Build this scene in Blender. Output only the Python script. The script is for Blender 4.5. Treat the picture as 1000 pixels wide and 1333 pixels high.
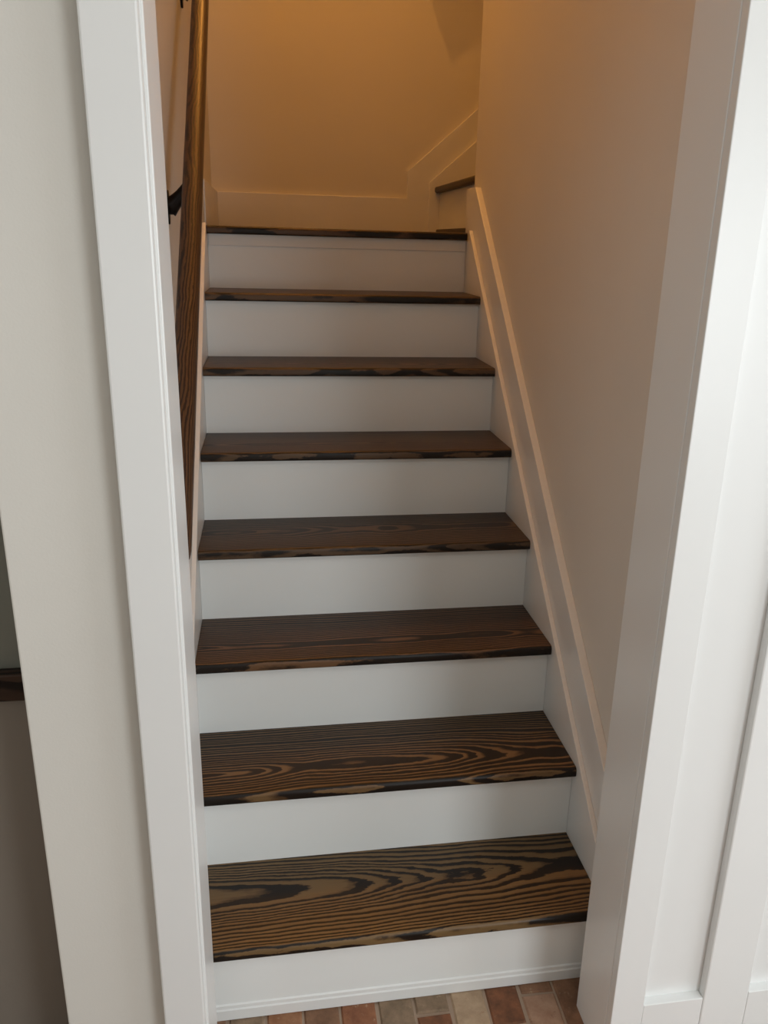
import bpy, bmesh, math, random
from mathutils import Matrix, Vector
for o in list(bpy.data.objects): bpy.data.objects.remove(o)
SC = bpy.context.scene; COL = SC.collection
random.seed(4)

# ------------------------------------------------------------------ camera
cd = bpy.data.cameras.new('camera'); cam = bpy.data.objects.new('camera', cd); COL.objects.link(cam)
right = Vector((0.98670352, -0.16040345, 0.02620876)); up = Vector((0.02546251, 0.31182012, 0.94979991)); fw = Vector((0.1605236, 0.93650358, -0.31175828))
M3 = Matrix((right, up, -fw)).transposed()
cam.matrix_world = Matrix.Translation((0.1934, -1.3468, 1.5595)) @ M3.to_4x4()
cd.sensor_fit = 'HORIZONTAL'; cd.sensor_width = 36; cd.lens = 1069.43 / 1000 * 36; cd.shift_x = -0.03
cd.clip_start = 0.02
SC.camera = cam

# ------------------------------------------------------------------ world, lights, exposure
w = bpy.data.worlds.new('world'); SC.world = w; w.use_nodes = True
w.node_tree.nodes['Background'].inputs[0].default_value = (0.75, 0.85, 1.0, 1)
w.node_tree.nodes['Background'].inputs[1].default_value = 0.03
SC.view_settings.view_transform = 'Standard'; SC.view_settings.look = 'None'
SC.view_settings.gamma = 1; SC.view_settings.use_curve_mapping = False
SC.view_settings.exposure = 0.0

def area(name, loc, aim, sx, sy, power, col):
    l = bpy.data.lights.new(name, 'AREA'); l.shape = 'RECTANGLE'; l.size = sx; l.size_y = sy; l.energy = power; l.color = col
    o = bpy.data.objects.new(name, l); COL.objects.link(o); o.location = loc
    o.rotation_euler = (Vector(aim) - Vector(loc)).to_track_quat('-Z', 'Z').to_euler()
    return o
# daylight through the side window and the window behind the photographer
area('window_daylight', (2.66, -1.4, 1.30), (0.0, -1.1, 1.0), 1.2, 1.4, 26, (0.88, 0.95, 1.0))
area('rear_window_daylight', (2.0, -3.36, 1.30), (1.4, 0, 0.6), 1.0, 1.4, 45, (0.90, 0.965, 1.0))
area('overhead_bounce_fill', (0.6, -1.6, 2.68), (0.6, -1.6, 0), 0.8, 0.8, 7, (1.0, 0.98, 0.92))  # added overhead fill standing in for light bounced around the room
area('left_bounce_fill', (-1.96, -1.7, 1.4), (0.9, -0.3, 1.0), 1.0, 1.3, 5, (0.94, 0.98, 1.0))  # added fill from the left, bounce light for the right stair wall
# incandescent lamp under the stairwell ceiling
l = bpy.data.lights.new('stairwell_lamp', 'POINT'); l.energy = 34; l.color = (1.0, 0.415, 0.080); l.shadow_soft_size = 0.009
lo = bpy.data.objects.new('stairwell_lamp', l); COL.objects.link(lo); lo.location = (0.33, 1.9, 4.0)

# ------------------------------------------------------------------ materials
def mat(name, rough=0.5, spec=0.5, coat=0.0):
    m = bpy.data.materials.new(name); m.use_nodes = True; nt = m.node_tree
    b = nt.nodes['Principled BSDF']; b.inputs['Roughness'].default_value = rough
    b.inputs['Specular IOR Level'].default_value = spec; b.inputs['Coat Weight'].default_value = coat
    b.inputs['Coat Roughness'].default_value = 0.28
    return m, nt, b
def N(nt, t, **k):
    n = nt.nodes.new(t)
    for a, v in k.items(): setattr(n, a, v)
    return n
def ramp(nt, stops, interp='LINEAR'):
    r = N(nt, 'ShaderNodeValToRGB'); r.color_ramp.interpolation = interp
    e = r.color_ramp.elements
    while len(e) < len(stops): e.new(0.5)
    for q, (p, c) in zip(e, stops): q.position = p; q.color = (*c, 1)
    return r
def noise(nt, coord, scale, detail=3, rough=0.5, vec=(1, 1, 1)):
    mp = N(nt, 'ShaderNodeMapping'); mp.inputs['Scale'].default_value = vec
    nt.links.new(coord, mp.inputs[0])
    n = N(nt, 'ShaderNodeTexNoise'); n.inputs['Scale'].default_value = scale
    n.inputs['Detail'].default_value = detail; n.inputs['Roughness'].default_value = rough
    nt.links.new(mp.outputs[0], n.inputs['Vector']); return n
def math_(nt, op, a, b=None, c=None):
    n = N(nt, 'ShaderNodeMath', operation=op)
    for i, v in enumerate((a, b, c)):
        if v is None: continue
        if isinstance(v, (int, float)): n.inputs[i].default_value = v
        else: nt.links.new(v, n.inputs[i])
    return n.outputs[0]
def bump(nt, b, h, strength, dist):
    n = N(nt, 'ShaderNodeBump'); n.inputs['Strength'].default_value = strength; n.inputs['Distance'].default_value = dist
    nt.links.new(h, n.inputs['Height']); nt.links.new(n.outputs[0], b.inputs['Normal'])

def paint(name, col, rough, sc=220, bs=0.12, spec=0.5):
    m, nt, b = mat(name, rough, spec)
    tc = N(nt, 'ShaderNodeTexCoord')
    n1 = noise(nt, tc.outputs['Object'], 1.6, 3)
    c = col; d = [x * 0.96 for x in col]
    r = ramp(nt, [(0.35, d), (0.65, c)]); nt.links.new(n1.outputs[0], r.inputs[0]); nt.links.new(r.outputs[0], b.inputs['Base Color'])
    n2 = noise(nt, tc.outputs['Object'], sc, 2); bump(nt, b, n2.outputs[0], bs, 0.0006)
    return m
M_WALL = paint('wall_paint', (0.74, 0.715, 0.66), 0.6, 260, 0.25, 0.35)
M_TRIM = paint('trim_paint', (0.80, 0.80, 0.785), 0.32, 60, 0.06)
M_RISER = paint('riser_paint', (0.84, 0.855, 0.84), 0.35, 60, 0.06)
M_CEIL = paint('ceiling_paint', (0.8, 0.79, 0.76), 0.8)

def wood(name, dens, y0, h0, hs, seed, light, mid, dark, wob=0.02, rough=0.34, fine=0.5, axis=0, latew=0.62, zf=0.45):
    """plain-sawn board: growth rings round a slightly tilted, wandering axis below the board"""
    m, nt, b = mat(name, rough + 0.08, 0.3, 0.05)
    tc = N(nt, 'ShaderNodeTexCoord')
    mp = N(nt, 'ShaderNodeMapping'); mp.inputs['Location'].default_value = (seed * 3.7, seed * 1.3, seed * 0.9)
    if axis == 1: mp.inputs['Rotation'].default_value = (0, 0, math.pi / 2)
    if axis == 1: mp.inputs['Location'].default_value = (seed, 0, 0)
    nt.links.new(tc.outputs['Object'], mp.inputs[0])
    raw = N(nt, 'ShaderNodeSeparateXYZ')
    if axis == 1:
        nt.links.new(mp.outputs[0], raw.inputs[0])
    else: nt.links.new(tc.outputs['Object'], raw.inputs[0])
    P = mp.outputs[0]
    nlow = noise(nt, P, 1.0, 2, 0.5, (2.2, 6.0, 3))       # slow wander
    nmid = noise(nt, P, 1.0, 5, 0.62, (9, 30, 22))       # ripples
    nlo2 = noise(nt, P, 1.0, 1, 0.5, (4.2, 1.5, 1))
    x, y, z = raw.outputs[0], raw.outputs[1], raw.outputs[2]
    yy = math_(nt, 'SUBTRACT', y, y0)
    yy = math_(nt, 'ADD', yy, math_(nt, 'MULTIPLY', math_(nt, 'SUBTRACT', nlow.outputs[0], 0.5), wob * 2.2))
    h = math_(nt, 'ADD', math_(nt, 'MULTIPLY', x, hs), h0)
    h = math_(nt, 'ADD', h, math_(nt, 'MULTIPLY', math_(nt, 'SUBTRACT', nlo2.outputs[0], 0.5), wob * 3.0))
    h = math_(nt, 'ADD', h, math_(nt, 'MULTIPLY', z, zf))
    rr = math_(nt, 'SQRT', math_(nt, 'ADD', math_(nt, 'MULTIPLY', yy, yy), math_(nt, 'MULTIPLY', h, h)))
    rr = math_(nt, 'ADD', rr, math_(nt, 'MULTIPLY', math_(nt, 'SUBTRACT', nmid.outputs[0], 0.5), 0.0095))
    # ring spacing varies with radius
    comb = N(nt, 'ShaderNodeCombineXYZ'); nt.links.new(rr, comb.inputs[0]); comb.inputs[1].default_value = seed * 5.1
    nr = N(nt, 'ShaderNodeTexNoise'); nr.inputs['Scale'].default_value = 22; nr.inputs['Detail'].default_value = 1
    nt.links.new(comb.outputs[0], nr.inputs['Vector'])
    ring = math_(nt, 'ADD', math_(nt, 'MULTIPLY', rr, dens), math_(nt, 'MULTIPLY', nr.outputs[0], 4.2))
    fr = math_(nt, 'FRACT', ring)
    ph = ramp(nt, [(0.0, (0.8,) * 3), (0.07, (0.0,) * 3), (latew - 0.14, (0.06,) * 3), (latew, (0.45,) * 3), (min(latew + 0.09, 0.93), (1,) * 3), (1.0, (1,) * 3)])
    nt.links.new(fr, ph.inputs[0])
    # fibres along the board, dark pores
    nf = noise(nt, P, 1.0, 4, 0.65, (9, 420, 160))
    nb = noise(nt, P, 1.0, 2, 0.5, (2.0, 14, 6))
    fac = math_(nt, 'ADD', ph.outputs[0], math_(nt, 'MULTIPLY', math_(nt, 'SUBTRACT', nf.outputs[0], 0.5), fine))
    fac = math_(nt, 'ADD', fac, math_(nt, 'MULTIPLY', math_(nt, 'SUBTRACT', nb.outputs[0], 0.5), 0.7))
    cr = ramp(nt, [(0.0, light), (0.42, mid), (0.9, dark)]); nt.links.new(fac, cr.inputs[0])
    nt.links.new(cr.outputs[0], b.inputs['Base Color'])
    bump(nt, b, math_(nt, 'MULTIPLY', fac, -1.0), 0.18, 0.0006)
    return m
LT = (0.17, 0.104, 0.045); MD = (0.095, 0.054, 0.023); DK = (0.0095, 0.0062, 0.0042)
TREADW = [
    wood('tread_wood_first', 128, 0.150, 0.062, 0.050, 1.6, LT, MD, DK, 0.006, latew=0.58),
    wood('tread_wood_second', 112, 0.078, 0.004, 0.070, 2.3, (0.18, 0.105, 0.046), (0.072, 0.038, 0.017), DK, 0.016, latew=0.40),
    wood('tread_wood_third', 120, 0.085, 0.008, 0.010, 3.4, (0.15, 0.078, 0.038), (0.058, 0.031, 0.016), DK, 0.018, latew=0.42),
    wood('tread_wood_fourth', 150, 0.14, 0.05, 0.03, 4.1, (0.10, 0.062, 0.036), (0.050, 0.029, 0.016), DK, 0.012, latew=0.5),
    wood('tread_wood_fifth', 140, 0.10, 0.03, -0.04, 5.2, (0.11, 0.066, 0.036), (0.052, 0.029, 0.016), DK, 0.014, latew=0.5),
    wood('tread_wood_sixth', 150, 0.09, 0.04, 0.03, 6.6, (0.10, 0.06, 0.034), (0.05, 0.028, 0.015), DK, 0.014, latew=0.5),
    wood('tread_wood_seventh', 130, 0.06, 0.03, -0.02, 7.9, (0.11, 0.065, 0.034), (0.05, 0.028, 0.015), DK, 0.014, latew=0.5),
    wood('landing_wood', 120, 0.3, 0.05, 0.03, 8.3, (0.10, 0.058, 0.032), (0.045, 0.024, 0.014), DK, 0.014, latew=0.5),
]
M_RAIL = wood('rail_wood', 260, -0.035, 0.045, 0.014, 2.2, (0.092, 0.043, 0.019), (0.060, 0.026, 0.012), (0.022, 0.010, 0.006), 0.007, 0.30, 0.6, latew=0.6, zf=1.0)
M_SHELF = wood('shelf_wood', 120, 0.1, 0.05, 0.03, 9.9, (0.05, 0.028, 0.018), (0.02, 0.011, 0.008), (0.005, 0.003, 0.003), 0.012)
m, nt, b = mat('black_iron', 0.42, 0.5); b.inputs['Base Color'].default_value = (0.012, 0.010, 0.010, 1); b.inputs['Metallic'].default_value = 0.6
tc = N(nt, 'ShaderNodeTexCoord'); n = noise(nt, tc.outputs['Object'], 300, 2); bump(nt, b, n.outputs[0], 0.15, 0.0005); M_IRON = m

def brickmat(name, a, c, fleck):
    m, nt, b = mat(name, 0.85, 0.3)
    gm = N(nt, 'ShaderNodeNewGeometry')
    n1 = noise(nt, gm.outputs['Position'], 28, 5, 0.65); n2 = noise(nt, gm.outputs['Position'], 60, 6, 0.7, (1, 1, 1))
    r = ramp(nt, [(0.35, a), (0.66, c)]); nt.links.new(n1.outputs[0], r.inputs[0])
    fr = ramp(nt, [(0.60, (0, 0, 0)), (0.70, (0.75,) * 3)]); nt.links.new(n2.outputs[0], fr.inputs[0])
    mx = N(nt, 'ShaderNodeMixRGB'); mx.inputs[2].default_value = (*fleck, 1)
    nt.links.new(fr.outputs[0], mx.inputs[0]); nt.links.new(r.outputs[0], mx.inputs[1]); nt.links.new(mx.outputs[0], b.inputs['Base Color'])
    bump(nt, b, n2.outputs[0], 0.5, 0.002)
    return m
BR = {
    'red': brickmat('brick_red', (0.208, 0.082, 0.044), (0.322, 0.139, 0.071), (0.458, 0.317, 0.210)),
    'orange': brickmat('brick_orange', (0.260, 0.115, 0.057), (0.364, 0.182, 0.097), (0.437, 0.317, 0.210)),
    'brown': brickmat('brick_brown', (0.161, 0.084, 0.049), (0.270, 0.144, 0.084), (0.374, 0.269, 0.176)),
    'dark': brickmat('brick_dark', (0.135, 0.062, 0.035), (0.260, 0.106, 0.052), (0.312, 0.182, 0.109)),
    'grey': brickmat('brick_grey', (0.187, 0.130, 0.084), (0.302, 0.206, 0.134), (0.395, 0.298, 0.202)),
    'cream': brickmat('brick_cream', (0.374, 0.259, 0.168), (0.499, 0.360, 0.239), (0.312, 0.154, 0.088)),
    'pink': brickmat('brick_pink', (0.322, 0.182, 0.118), (0.437, 0.278, 0.189), (0.166, 0.086, 0.055)),
}
M_MORTAR = paint('mortar', (0.38, 0.275, 0.20), 0.95, 300, 0.6)

# ------------------------------------------------------------------ mesh helpers
def link(name, bm, m, parent=None, kind=None, bevel=0.0, seg=2, origin=None):
    bmesh.ops.recalc_face_normals(bm, faces=bm.faces)
    me = bpy.data.meshes.new(name)
    if bevel > 0:
        es = [e for e in bm.edges if len(e.link_faces) == 2 and e.calc_face_angle(0) > 0.4]
        bmesh.ops.bevel(bm, geom=es, offset=bevel, segments=seg, affect='EDGES', profile=0.5)
    org = Vector(origin) if origin else Vector((0, 0, 0))
    if parent is not None and origin is None: org = Vector((0, 0, 0))
    bmesh.ops.translate(bm, verts=bm.verts, vec=-org)
    for f in bm.faces: f.smooth = seg > 2
    bm.to_mesh(me); bm.free(); me.materials.append(m)
    o = bpy.data.objects.new(name, me); COL.objects.link(o)
    if parent is not None:
        o.parent = parent; o.location = org - parent.location
    else: o.location = org
    if kind: o['kind'] = kind
    return o
def box(bm, x0, x1, y0, y1, z0, z1):
    v = [bm.verts.new((x, y, z)) for x in (x0, x1) for y in (y0, y1) for z in (z0, z1)]
    for f in ((0, 1, 3, 2), (4, 6, 7, 5), (0, 4, 5, 1), (2, 3, 7, 6), (0, 2, 6, 4), (1, 5, 7, 3)): bm.faces.new([v[i] for i in f])
def prism_x(bm, pts, x0, x1):        # pts in (y, z)
    a = [bm.verts.new((x0, y, z)) for y, z in pts]; b_ = [bm.verts.new((x1, y, z)) for y, z in pts]
    bm.faces.new(a); bm.faces.new(b_[::-1]); n = len(pts)
    for i in range(n): bm.faces.new((a[i], b_[i], b_[(i + 1) % n], a[(i + 1) % n]))
def prism_y(bm, pts, y0, y1):        # pts in (x, z)
    a = [bm.verts.new((x, y0, z)) for x, z in pts]; b_ = [bm.verts.new((x, y1, z)) for x, z in pts]
    bm.faces.new(a); bm.faces.new(b_[::-1]); n = len(pts)
    for i in range(n): bm.faces.new((a[i], b_[i], b_[(i + 1) % n], a[(i + 1) % n]))
def prism_z(bm, pts, z0, z1):        # pts in (x, y)
    a = [bm.verts.new((x, y, z0)) for x, y in pts]; b_ = [bm.verts.new((x, y, z1)) for x, y in pts]
    bm.faces.new(a); bm.faces.new(b_[::-1]); n = len(pts)
    for i in range(n): bm.faces.new((a[i], b_[i], b_[(i + 1) % n], a[(i + 1) % n]))
def BX(name, m, c, parent=None, kind=None, bevel=0.0, seg=2, origin=None):
    bm = bmesh.new(); box(bm, *c); return link(name, bm, m, parent, kind, bevel, seg, origin)
def BXS(name, m, cs, kind='structure', bevel=0.0, parent=None):
    bm = bmesh.new()
    for c in cs: box(bm, *c)
    return link(name, bm, m, parent, kind, bevel)
def empty(name, loc, label=None, cat=None, kind=None, group=None):
    o = bpy.data.objects.new(name, None); COL.objects.link(o); o.location = loc; o.empty_display_size = 0.1
    if label: o['label'] = label
    if cat: o['category'] = cat
    if kind: o['kind'] = kind
    if group: o['group'] = group
    return o

# ------------------------------------------------------------------ dimensions
RISE, RUN, W, NOSE, TH = 0.1995, 0.2288, 0.8808, 0.0239, 0.0255
XL, XR = 0.0572, 0.8131            # faces of the opening's jambs
YF, YN, YC = -0.0733, -0.206, -0.2263   # stair side of the wall, room side, face of the casing
LZ = 8 * RISE                      # landing height
YB = 2.50                          # wall behind the landing
WL, WR = -0.032, W + 0.032         # stairwell side walls
nl = lambda y: (y / RUN + 1) * RISE

# ------------------------------------------------------------------ setting
# walls of the room in front, with the cased opening and the alcove at the left
bm = bmesh.new()
box(bm, XR + 0.018, 2.8, YN, YF, 0, 2.7); box(bm, XL - 0.018, XR + 0.018, YN, YF, 2.18, 2.7); box(bm, -2.0, -0.184, -0.184, YF, 2.05, 2.7); box(bm, -2.0, -0.75, -0.184, YF, 0, 2.05)
prism_z(bm, [(-0.184, -0.184), (XL - 0.018, -0.184), (XL - 0.018, YF), (WL, YF), (WL, YB), (-0.184, YB)], 0, 2.7)
link('wall_front', bm, M_WALL, None, 'structure', 0.003)
BXS('wall_left', M_WALL, [(-0.174, WL, YF, YB + 0.14, 2.7, 4.4)])
BXS('wall_right', M_WALL, [(WR, WR + 0.14, YF, 1.645, 0, 4.4), (WR + 0.14, 3.0, 1.505, 1.645, 0, 4.4)])
BXS('wall_back', M_WALL, [(WL, 3.0, YB, YB + 0.14, 0, 4.4)])
BXS('wall_end', M_WALL, [(3.0, 3.1, 1.505, YB + 0.14, 0, 4.4)])
BXS('ceiling_stairwell', M_CEIL, [(-0.174, 3.1, YN, YB + 0.14, 4.4, 4.5), (WL, WR, YN, YF, 2.7, 4.4)])
BXS('wall_room_left', M_WALL, [(-2.1, -2.0, -3.4, -2.25, 0, 2.7), (-2.1, -2.0, -1.15, YF, 0, 2.7), (-2.1, -2.0, -2.25, -1.15, 0, 0.7), (-2.1, -2.0, -2.25, -1.15, 2.1, 2.7)])
BXS('wall_room_right', M_WALL, [(2.7, 2.8, -3.4, -2.1, 0, 2.7), (2.7, 2.8, -0.7, YN, 0, 2.7),
                                (2.7, 2.8, -2.1, -0.7, 0, 0.6), (2.7, 2.8, -2.1, -0.7, 2.05, 2.7)])
BXS('wall_room_back', M_WALL, [(-2.1, 1.4, -3.5, -3.4, 0, 2.7), (2.6, 2.8, -3.5, -3.4, 0, 2.7),
                               (1.4, 2.6, -3.5, -3.4, 0, 0.6), (1.4, 2.6, -3.5, -3.4, 2.05, 2.7)])
BXS('ceiling', M_CEIL, [(-2.1, 2.8, -3.5, YF, 2.7, 2.8)])
# alcove left of the stair wall
BXS('wall_alcove', M_WALL, [(-0.85, -0.75, YF, 0.62, -0.05, 2.05), (-0.85, -0.184, YF, 0.62, 2.05, 2.15)])

M_SHADE_TAUPE = paint('shaded_taupe', (0.25, 0.215, 0.18), 0.6, 260, 0.25, 0.35)  # recess shade put into the base colour, darker than the wall paint
M_SHADE_OLIVE = paint('shaded_olive_grey', (0.225, 0.225, 0.19), 0.6, 260, 0.25, 0.35)  # upper recess wall, its shade likewise in the colour
BXS('wall_alcove_back', M_SHADE_OLIVE, [(-0.75, -0.184, 0.022, 0.62, -0.05, 2.05)])
BXS('wall_alcove_front', M_SHADE_TAUPE, [(-0.75, -0.184, 0.010, 0.022, -0.05, 0.785)])
# opening: jambs and casing
BXS('trim_1', M_TRIM, [(XL - 0.018, XL, YN, YF, 0, 2.18)], bevel=0.0015)
BXS('trim_2', M_TRIM, [(XR, XR + 0.018, YN, YF, 0, 2.18)], bevel=0.0015)
BXS('trim_3', M_TRIM, [(XL, XR, YN, YF, 2.16, 2.18)], bevel=0.0015)
BXS('trim_4', M_TRIM, [(-0.0145, XL - 0.004, YC, -0.1835, 0, 2.165)], bevel=0.003)
BXS('trim_5', M_TRIM, [(XR + 0.001, 0.8785, YC, YN, 0, 2.165)], bevel=0.0015)
BXS('trim_6', M_TRIM, [(-0.03, 0.895, YC - 0.004, YN, 2.165, 2.27)], bevel=0.003)
# board and batten wainscot right of the opening
wn = empty('trim_7', (1.0, YN, 0), kind='structure')
BX('rail', M_TRIM, (0.879, 1.003, YC + 0.001, YN, 0, 0.163), wn, bevel=0.0015)
BX('stile', M_TRIM, (1.0035, 1.10, YC, YN, 0, 2.2), wn, bevel=0.003)
for k in range(2):
    x = 1.10 + 0.2245 * k * 3
    BX('rail', M_TRIM, (1.1005 + 0.6 * k, 1.6 + 0.6 * k, YC + 0.001, YN, 0, 0.163), wn, bevel=0.0015)
    BX('stile', M_TRIM, (1.6005 + 0.6 * k, 1.70 + 0.6 * k, YC, YN, 0, 2.2), wn, bevel=0.003)
BX('rail', M_TRIM, (0.879, 2.68, YC - 0.001, YN, 2.2005, 2.3), wn, bevel=0.002)
BX('panel', M_TRIM, (0.879, 2.68, YN - 0.0005, YN + 0.002, 0.1, 2.2), wn)

# inclined double skirt boards on the stair walls
Y0 = YF + 0.001
def skirt(name, xa, xb, off, yend, flat=None):
    pts = [(Y0, max(nl(Y0) + off - 0.34, 0.0) if False else 0.0), (Y0, nl(Y0) + off)]
    if flat:
        yk = (flat - off) / RISE * RUN - RUN
        pts += [(yk, flat), (yend, flat), (yend, LZ - 0.12)]
    else: pts += [(yend, nl(yend) + off), (yend, LZ - 0.028), (1.625, LZ - 0.028), (1.625, LZ - 0.4)]
    pts += [(0.25, 0.0)]
    bm = bmesh.new(); prism_x(bm, pts, xa, xb); return link(name, bm, M_TRIM, None, 'structure', 0.0015)
skirt('trim_8', W, W + 0.012, 0.045, 1.56)
skirt('trim_9', W + 0.012, WR, 0.192, 1.668, 1.742)
skirt('trim_10', -0.012, 0.0, 0.045, 1.56)
skirt('trim_11', WL, -0.012, 0.192, 1.70, 1.742)
# landing baseboards, the back one stepping up into the upper flight's skirt
BXS('baseboard_left', M_TRIM, [(WL, -0.008, 1.70, YB, LZ, 1.745)], bevel=0.002)
s2 = RISE / RUN
bm = bmesh.new()
prism_y(bm, [(-0.008, LZ - 0.02), (-0.008, 1.745), (0.812, 1.745), (0.812, 1.855), (2.6, 1.855 + 1.788 * s2), (2.6, LZ - 0.02)], YB - 0.014, YB)
link('baseboard_back', bm, M_TRIM, None, 'structure', 0.0018)
bm = bmesh.new()
prism_y(bm, [(0.909, LZ - 0.02), (0.909, 1.812), (2.6, 1.812 + 1.691 * s2), (2.6, LZ - 0.02)], YB - 0.026, YB - 0.014)
link('trim_12', bm, M_TRIM, None, 'structure', 0.0015)
# unseen sloped bulkhead, shaped to throw a shadow on the back wall
bm = bmesh.new()
prism_y(bm, [(0.734, 2.955), (2.6, 2.955 + 1.866 * 0.72), (2.6, 4.4), (0.10, 4.4)], 2.265, YB)
link('shadow_bulkhead', bm, M_WALL, None, 'structure', 0.002)

# ------------------------------------------------------------------ brick floor
floor = BX('floor', M_MORTAR, (-2.0, 2.7, -3.4, 0.52, -0.08, -0.004), kind='structure')
PW = 0.0785; BL = 0.205; MO = 0.0065
def brickmesh(bm, x0, x1, y0, y1, r, dz=0.0):
    n = 0.002
    j = lambda: r.uniform(-n, n)
    b0 = [(x0 + j(), y0 + j()), (x1 + j(), y0 + j()), (x1 + j(), (y0 + y1) / 2 + j()), (x1 + j(), y1 + j()), (x0 + j(), y1 + j()), (x0 + j(), (y0 + y1) / 2 + j())]
    c = ((x0 + x1) / 2, (y0 + y1) / 2)
    lo_ = [bm.verts.new((x, y, -0.03)) for x, y in b0]
    mid_ = [bm.verts.new((x, y, -0.0035 + dz)) for x, y in b0]
    top = [bm.verts.new((x + (0.0035 if x < c[0] else -0.0035), y + (0.0035 if y < c[1] - 0.05 else -0.0035 if y > c[1] + 0.05 else 0), dz)) for x, y in b0]
    for i in range(6):
        k = (i + 1) % 6
        bm.faces.new((lo_[i], lo_[k], mid_[k], mid_[i])); bm.faces.new((mid_[i], mid_[k], top[k], top[i]))
    bm.faces.new(top)
rb = random.Random(7)
shapes = {}
for mn in BR:
    for v in range(3):
        bm = bmesh.new(); brickmesh(bm, -(PW - MO) / 2, (PW - MO) / 2, -(BL - MO) / 2, (BL - MO) / 2, rb)
        bmesh.ops.recalc_face_normals(bm, faces=bm.faces)
        me = bpy.data.meshes.new('brick'); bm.to_mesh(me); bm.free(); me.materials.append(BR[mn]); shapes[mn, v] = me
# columns near the foot of the stairs as the photograph shows them: (colour, joint y, colour below)
seen = {-4: ('brown', -0.12, 'red'), -3: ('grey', -0.10, 'pink'), -2: ('orange', -0.13, 'brown'), -1: ('brown', -0.11, 'cream'), 0: ('red', -0.12, 'brown'),
        1: ('grey', -0.14, 'red'), 2: ('grey', -0.047, 'dark'), 3: ('cream', -0.13, 'orange'), 4: ('dark', -0.10, 'grey'),
        5: ('brown', -0.032, 'pink'), 6: ('brown', -0.13, 'red')}
names = list(BR)
def col_bricks(k):
    xc = 0.386 + PW * (k - 0.5)
    top, jy, low = seen.get(k, (rb.choice(names), -0.03 - (k % 3) * 0.07, rb.choice(names)))
    y = jy + BL / 2; i = 0
    while y > -3.35:
        yield xc, y, (top if i == 0 else low if i == 1 else rb.choice(names)); y -= BL; i += 1
ks = range(-30, 30)
far = bmesh.new()
for k in ks:
    for xc, y, cn in col_bricks(k):
        if -0.45 < xc < 1.25 and y > -1.05:
            o = bpy.data.objects.new('brick', shapes[cn, rb.randrange(3)]); COL.objects.link(o); o.parent = floor
            o.location = (xc, y, rb.uniform(-0.0012, 0.0008)); o.rotation_euler = (0, 0, rb.uniform(-0.006, 0.006))
        elif -1.95 < xc < 2.66 and (-0.2 > y):
            brickmesh(far, xc - (PW - MO) / 2, xc + (PW - MO) / 2, y - (BL - MO) / 2, y + (BL - MO) / 2, rb)
fo = link('brick_field', far, BR['brown'], floor); fo['kind'] = 'stuff'
for o in (BR[n_] for n_ in names): fo.data.materials.append(o)
for p in fo.data.polygons: p.material_index = (p.index // 13 * 7919) % 8

# ------------------------------------------------------------------ staircase
st = empty('staircase', (W / 2, 0, 0), 'straight white staircase with dark-stained wooden treads rising from the brick floor', 'staircase')
TREADLAB = ['dark brown tread, lowest, with wide straight grain', 'dark brown tread with bold looping grain', 'dark brown tread with streaks of orange grain', None, None, None, None]
def nosed_tread(name, y0, y1, z1, m, x0=0.0008, x1=W - 0.0008, lab=None, parent=None):
    """board with a rounded front edge, running along x"""
    z0 = z1 - TH; r = 0.0095; pts = []
    for k in range(6):
        a = math.pi / 2 * k / 5; pts.append((y0 + r - r * math.sin(a) * 1.0, z1 - r + r * math.cos(a)))
    for k in range(6):
        a = math.pi / 2 * k / 5; pts.append((y0 + 0.006 - 0.006 * math.cos(a), z0 + 0.006 - 0.006 * math.sin(a)))
    pts += [(y1, z0), (y1, z1)]
    bm = bmesh.new(); prism_x(bm, pts, x0, x1)
    o = link(name, bm, m, parent or st, origin=(0, y0, z1))
    if lab: o['label'] = lab
    for p in o.data.polygons: p.use_smooth = abs(p.normal.x) < 0.5
    try: o.data.set_sharp_from_angle(angle=math.radians(40))
    except Exception: pass
    return o
for i in range(1, 8):
    nosed_tread('tread', (i - 1) * RUN - NOSE, i * RUN + 0.0, i * RISE, TREADW[i - 1], lab=TREADLAB[i - 1])
for i in range(1, 9):
    BX('riser', M_RISER, (0.0005, W - 0.0005, (i - 1) * RUN, (i - 1) * RUN + 0.019, (i - 1) * RISE + (0.0 if i > 1 else 0.001), i * RISE - TH), st)
BX('apron_strip', M_TRIM, (0.004, W - 0.004, 7 * RUN - 0.005, 7 * RUN, LZ - TH - 0.037, LZ - TH), st, bevel=0.001)
# small shoe moulding along the lowest riser
bm = bmesh.new()
prism_x(bm, [(0.0, 0.001), (-0.006, 0.001), (-0.006, 0.026), (-0.0035, 0.0285), (-0.003, 0.036), (0.0, 0.0385)], 0.0005, W - 0.0005)
link('base_shoe', bm, M_TRIM, st)
# landing
nosed_tread('landing_nosing', 7 * RUN - NOSE, 7 * RUN + 0.07, LZ, TREADW[7])
y = 7 * RUN + 0.0708; k = 0
while y < YB - 0.02:
    y2 = min(y + 0.083, YB - 0.0145)
    BX('floorboard', TREADW[7], (0.0, 0.97, y, y2 - 0.0008, LZ - TH, LZ), st, bevel=0.0008, origin=(0.02 * k, y, LZ)); y = y2 + 0.0001; k += 1
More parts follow.
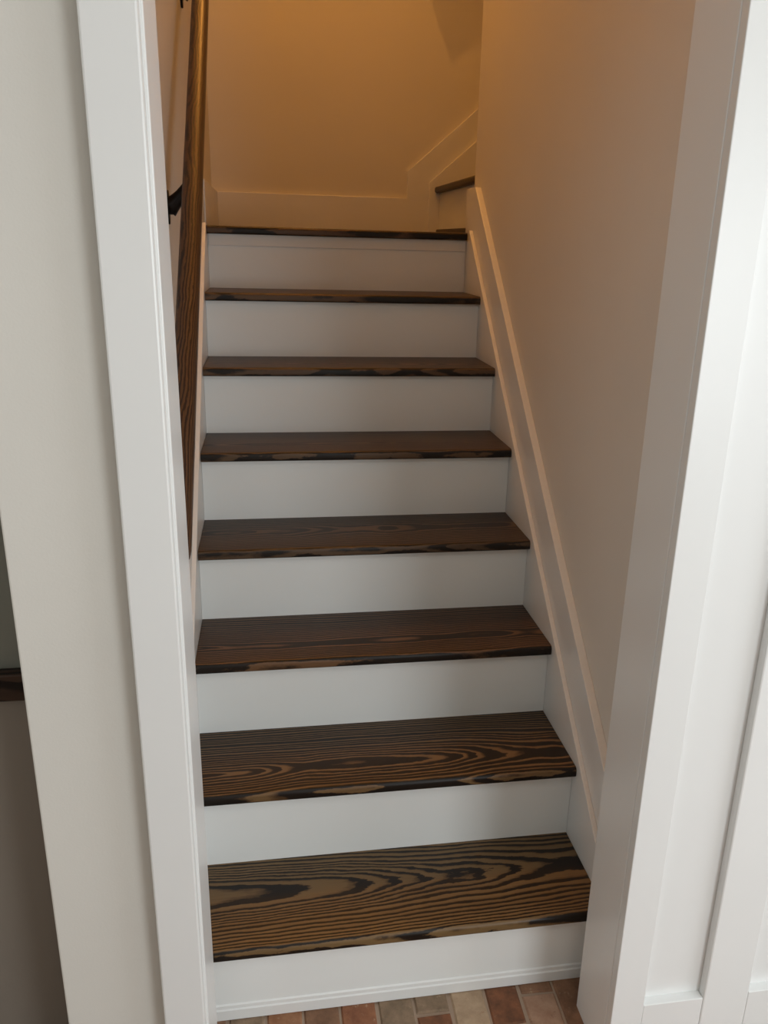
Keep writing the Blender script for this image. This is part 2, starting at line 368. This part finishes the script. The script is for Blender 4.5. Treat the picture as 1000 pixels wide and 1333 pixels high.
# upper flight turning right
uf = empty('upper_flight', (0.957, (1.645 + YB) / 2, LZ), 'upper flight of stairs turning right off the landing, one dark tread end showing', 'staircase')
def upper_tread(i):
    x0 = 0.957 + (i - 1) * RUN - NOSE; x1 = 0.957 + i * RUN; z1 = LZ + i * RISE; z0 = z1 - TH; r = 0.0095; pts = []
    for k in range(6):
        a = math.pi / 2 * k / 5; pts.append((x0 + r - r * math.sin(a), z1 - r + r * math.cos(a)))
    for k in range(6):
        a = math.pi / 2 * k / 5; pts.append((x0 + 0.009 - 0.009 * math.cos(a), z0 + 0.009 - 0.009 * math.sin(a)))
    pts += [(x1, z0), (x1, z1)]
    bm = bmesh.new(); prism_y(bm, pts, 1.6455, YB - 0.0262); link('tread', bm, TREADW[(i + 2) % 7], uf, origin=(x0, 1.65, z1))
    BX('riser', M_RISER, (x0 + NOSE, x0 + NOSE + 0.015, 1.6455, YB - 0.0262, z1 - RISE, z0), uf)
for i in range(1, 6): upper_tread(i)
BX('base_shoe', TREADW[6], (0.957 - 0.014, 0.957, 1.6455, YB - 0.03, LZ, LZ + 0.022), uf, bevel=0.004)['label'] = 'dark wooden shoe moulding'

# ------------------------------------------------------------------ handrail
RX, RH = 0.0365, 0.905             # centre line x and height of its middle above the nosing line
hr = empty('handrail', (RX, 0.8, nl(0.8) + RH), 'round-edged brown wooden handrail fixed to the left stair wall on black brackets', 'handrail')
ya, yb_ = -0.055, 1.86
tv = Vector((0, RUN, RISE)).normalized(); nv = Vector((0, -RISE, RUN)).normalized()
def rail_section(c, hw=0.0215, hh=0.0215, r=0.016, n=5):
    out = []
    for sx, sz, a0 in ((1, 1, 0), (-1, 1, 90), (-1, -1, 180), (1, -1, 270)):
        for k in range(n):
            a = math.radians(a0 + 90 * k / (n - 1))
            out.append(c + Vector((1, 0, 0)) * (sx * (hw - r) + r * math.cos(a)) + nv * (sz * (hh - r) + r * math.sin(a)))
    return out
bm = bmesh.new(); rings = []
L = (yb_ - ya)
for d, s in ((0, 0.72), (0.006, 0.93), (0.014, 1.0), (L * 0.33, 1), (L * 0.66, 1), (L - 0.014, 1.0), (L - 0.006, 0.93), (L, 0.72)):
    yy = ya + d; c = Vector((RX, yy, nl(yy) + RH))
    rings.append([bm.verts.new(c + (v - c) * s) for v in rail_section(c)])
for a, b_ in zip(rings, rings[1:]):
    for i in range(len(a)): bm.faces.new((a[i], a[(i + 1) % len(a)], b_[(i + 1) % len(a)], b_[i]))
bm.faces.new(rings[0]); bm.faces.new(rings[-1][::-1])
RC = Vector((RX, 0.8, nl(0.8) + RH)); RM = Matrix((tv, Vector((-1, 0, 0)), nv)).transposed().to_4x4()
bmesh.ops.transform(bm, matrix=RM.inverted() @ Matrix.Translation(-RC), verts=bm.verts)
ro = link('rail', bm, M_RAIL, hr, seg=3); ro.matrix_local = RM
def tube(bm, pts, radii, seg=12, sq=(1, 1)):
    rs = []
    for i, (p, r) in enumerate(zip(pts, radii)):
        p = Vector(p); d = (Vector(pts[min(i + 1, len(pts) - 1)]) - Vector(pts[max(i - 1, 0)])).normalized()
        a = d.cross(Vector((0, 1, 0)))
        if a.length < 0.1: a = d.cross(Vector((1, 0, 0)))
        a.normalize(); b_ = d.cross(a)
        rs.append([bm.verts.new(p + a * r * sq[0] * math.cos(t * 2 * math.pi / seg) + b_ * r * sq[1] * math.sin(t * 2 * math.pi / seg)) for t in range(seg)])
    for a, b_ in zip(rs, rs[1:]):
        for i in range(seg): bm.faces.new((a[i], a[(i + 1) % seg], b_[(i + 1) % seg], b_[i]))
    bm.faces.new(rs[0]); bm.faces.new(rs[-1][::-1])
def bracket(y):
    zr = nl(y) + RH - 0.0215 / (RUN / math.hypot(RUN, RISE))      # underside of the rail
    c = Vector((WL, y, zr - 0.10))
    bm = bmesh.new()
    tube(bm, [(WL + 0.004, y, zr - 0.097), (WL + 0.012, y, zr - 0.090), (WL + 0.022, y, zr - 0.080), (WL + 0.034, y, zr - 0.066), (WL + 0.047, y, zr - 0.048), (WL + 0.058, y, zr - 0.028), (RX - 0.003, y, zr - 0.012), (RX, y, zr + 0.002)],
         [0.023, 0.0195, 0.016, 0.0125, 0.010, 0.0088, 0.0085, 0.009], 16)
    arm = link('bracket', bm, M_IRON, hr, seg=3, origin=c)
    bm = bmesh.new()
    rr = 0.030
    pts = [(y + rr * 0.62 * math.cos(t * math.pi / 12), zr - 0.095 + rr * 1.25 * math.sin(t * math.pi / 12)) for t in range(24)]
    prism_x(bm, pts, WL + 0.0003, WL + 0.0185 - 0.012)
    pts = [(y + 0.014 * math.cos(t * math.pi / 8), zr - 0.095 + 0.016 * math.sin(t * math.pi / 8)) for t in range(16)]
    prism_x(bm, pts, WL + 0.006, WL + 0.019)
    pl = link('wall_plate', bm, M_IRON, arm, bevel=0.0015)
    pl.location = -c; pl.location = Vector((0, 0, 0)) - c
    bm = bmesh.new()
    for t in (-1, 1):
        q = Vector((RX, y + 0.022 * t, zr + 0.0 + 0.022 * t * RISE / RUN))
        tube(bm, [q + Vector((0, 0, -0.0015)), q + Vector((0, 0, 0.003))], [0.004, 0.004], 8)
    a, b2 = Vector((RX, y - 0.033, zr - 0.033 * RISE / RUN)), Vector((RX, y + 0.033, zr + 0.033 * RISE / RUN))
    h = 0.0028
    v = [bm.verts.new(p + Vector((sx * 0.009, 0, 0)) + Vector((0, 0, sz))) for p in (a, b2) for sx in (-1, 1) for sz in (-h * 0.3, h)]
    for f in ((0, 1, 3, 2), (4, 6, 7, 5), (0, 4, 5, 1), (2, 3, 7, 6), (0, 2, 6, 4), (1, 5, 7, 3)): bm.faces.new([v[i] for i in f])
    sd = link('rail_saddle', bm, M_IRON, arm); sd.location = Vector((0, 0, 0)) - c
bracket(0.735); bracket(1.42)

# ------------------------------------------------------------------ ledge board in the alcove
BXs = BX('ledge_board', M_SHELF, (-0.749, -0.186, -0.006, 0.0215, 0.7852, 0.837), bevel=0.003, origin=(-0.46, 0.01, 0.785))
BXs['label'] = 'dark brown wooden ledge board across the shadowy recess at the far left'; BXs['category'] = 'ledge'

# ------------------------------------------------------------------ windows (outside the frame, for the daylight; the left one is added with its fill)
def window(name, horiz, a0, a1, pos, z0, z1):
    e = []
    t = 0.05
    for (u0, u1, w0, w1) in ((a0, a0 + t, z0, z1), (a1 - t, a1, z0, z1), (a0 + t, a1 - t, z0, z0 + t), (a0 + t, a1 - t, z1 - t, z1), (a0 + t, a1 - t, (z0 + z1) / 2 - 0.02, (z0 + z1) / 2 + 0.02)):
        e.append((pos, pos + 0.05, u0, u1, w0, w1) if horiz else (u0, u1, pos, pos + 0.05, w0, w1))
    BXS(name, M_TRIM, e)
window('window_1', True, -2.1, -0.7, 2.74, 0.6, 2.05)
window('window_2', False, 1.4, 2.6, -3.47, 0.6, 2.05)
window('added_left_window', True, -2.25, -1.15, -2.08, 0.7, 2.1)  # unseen window added around the left fill light
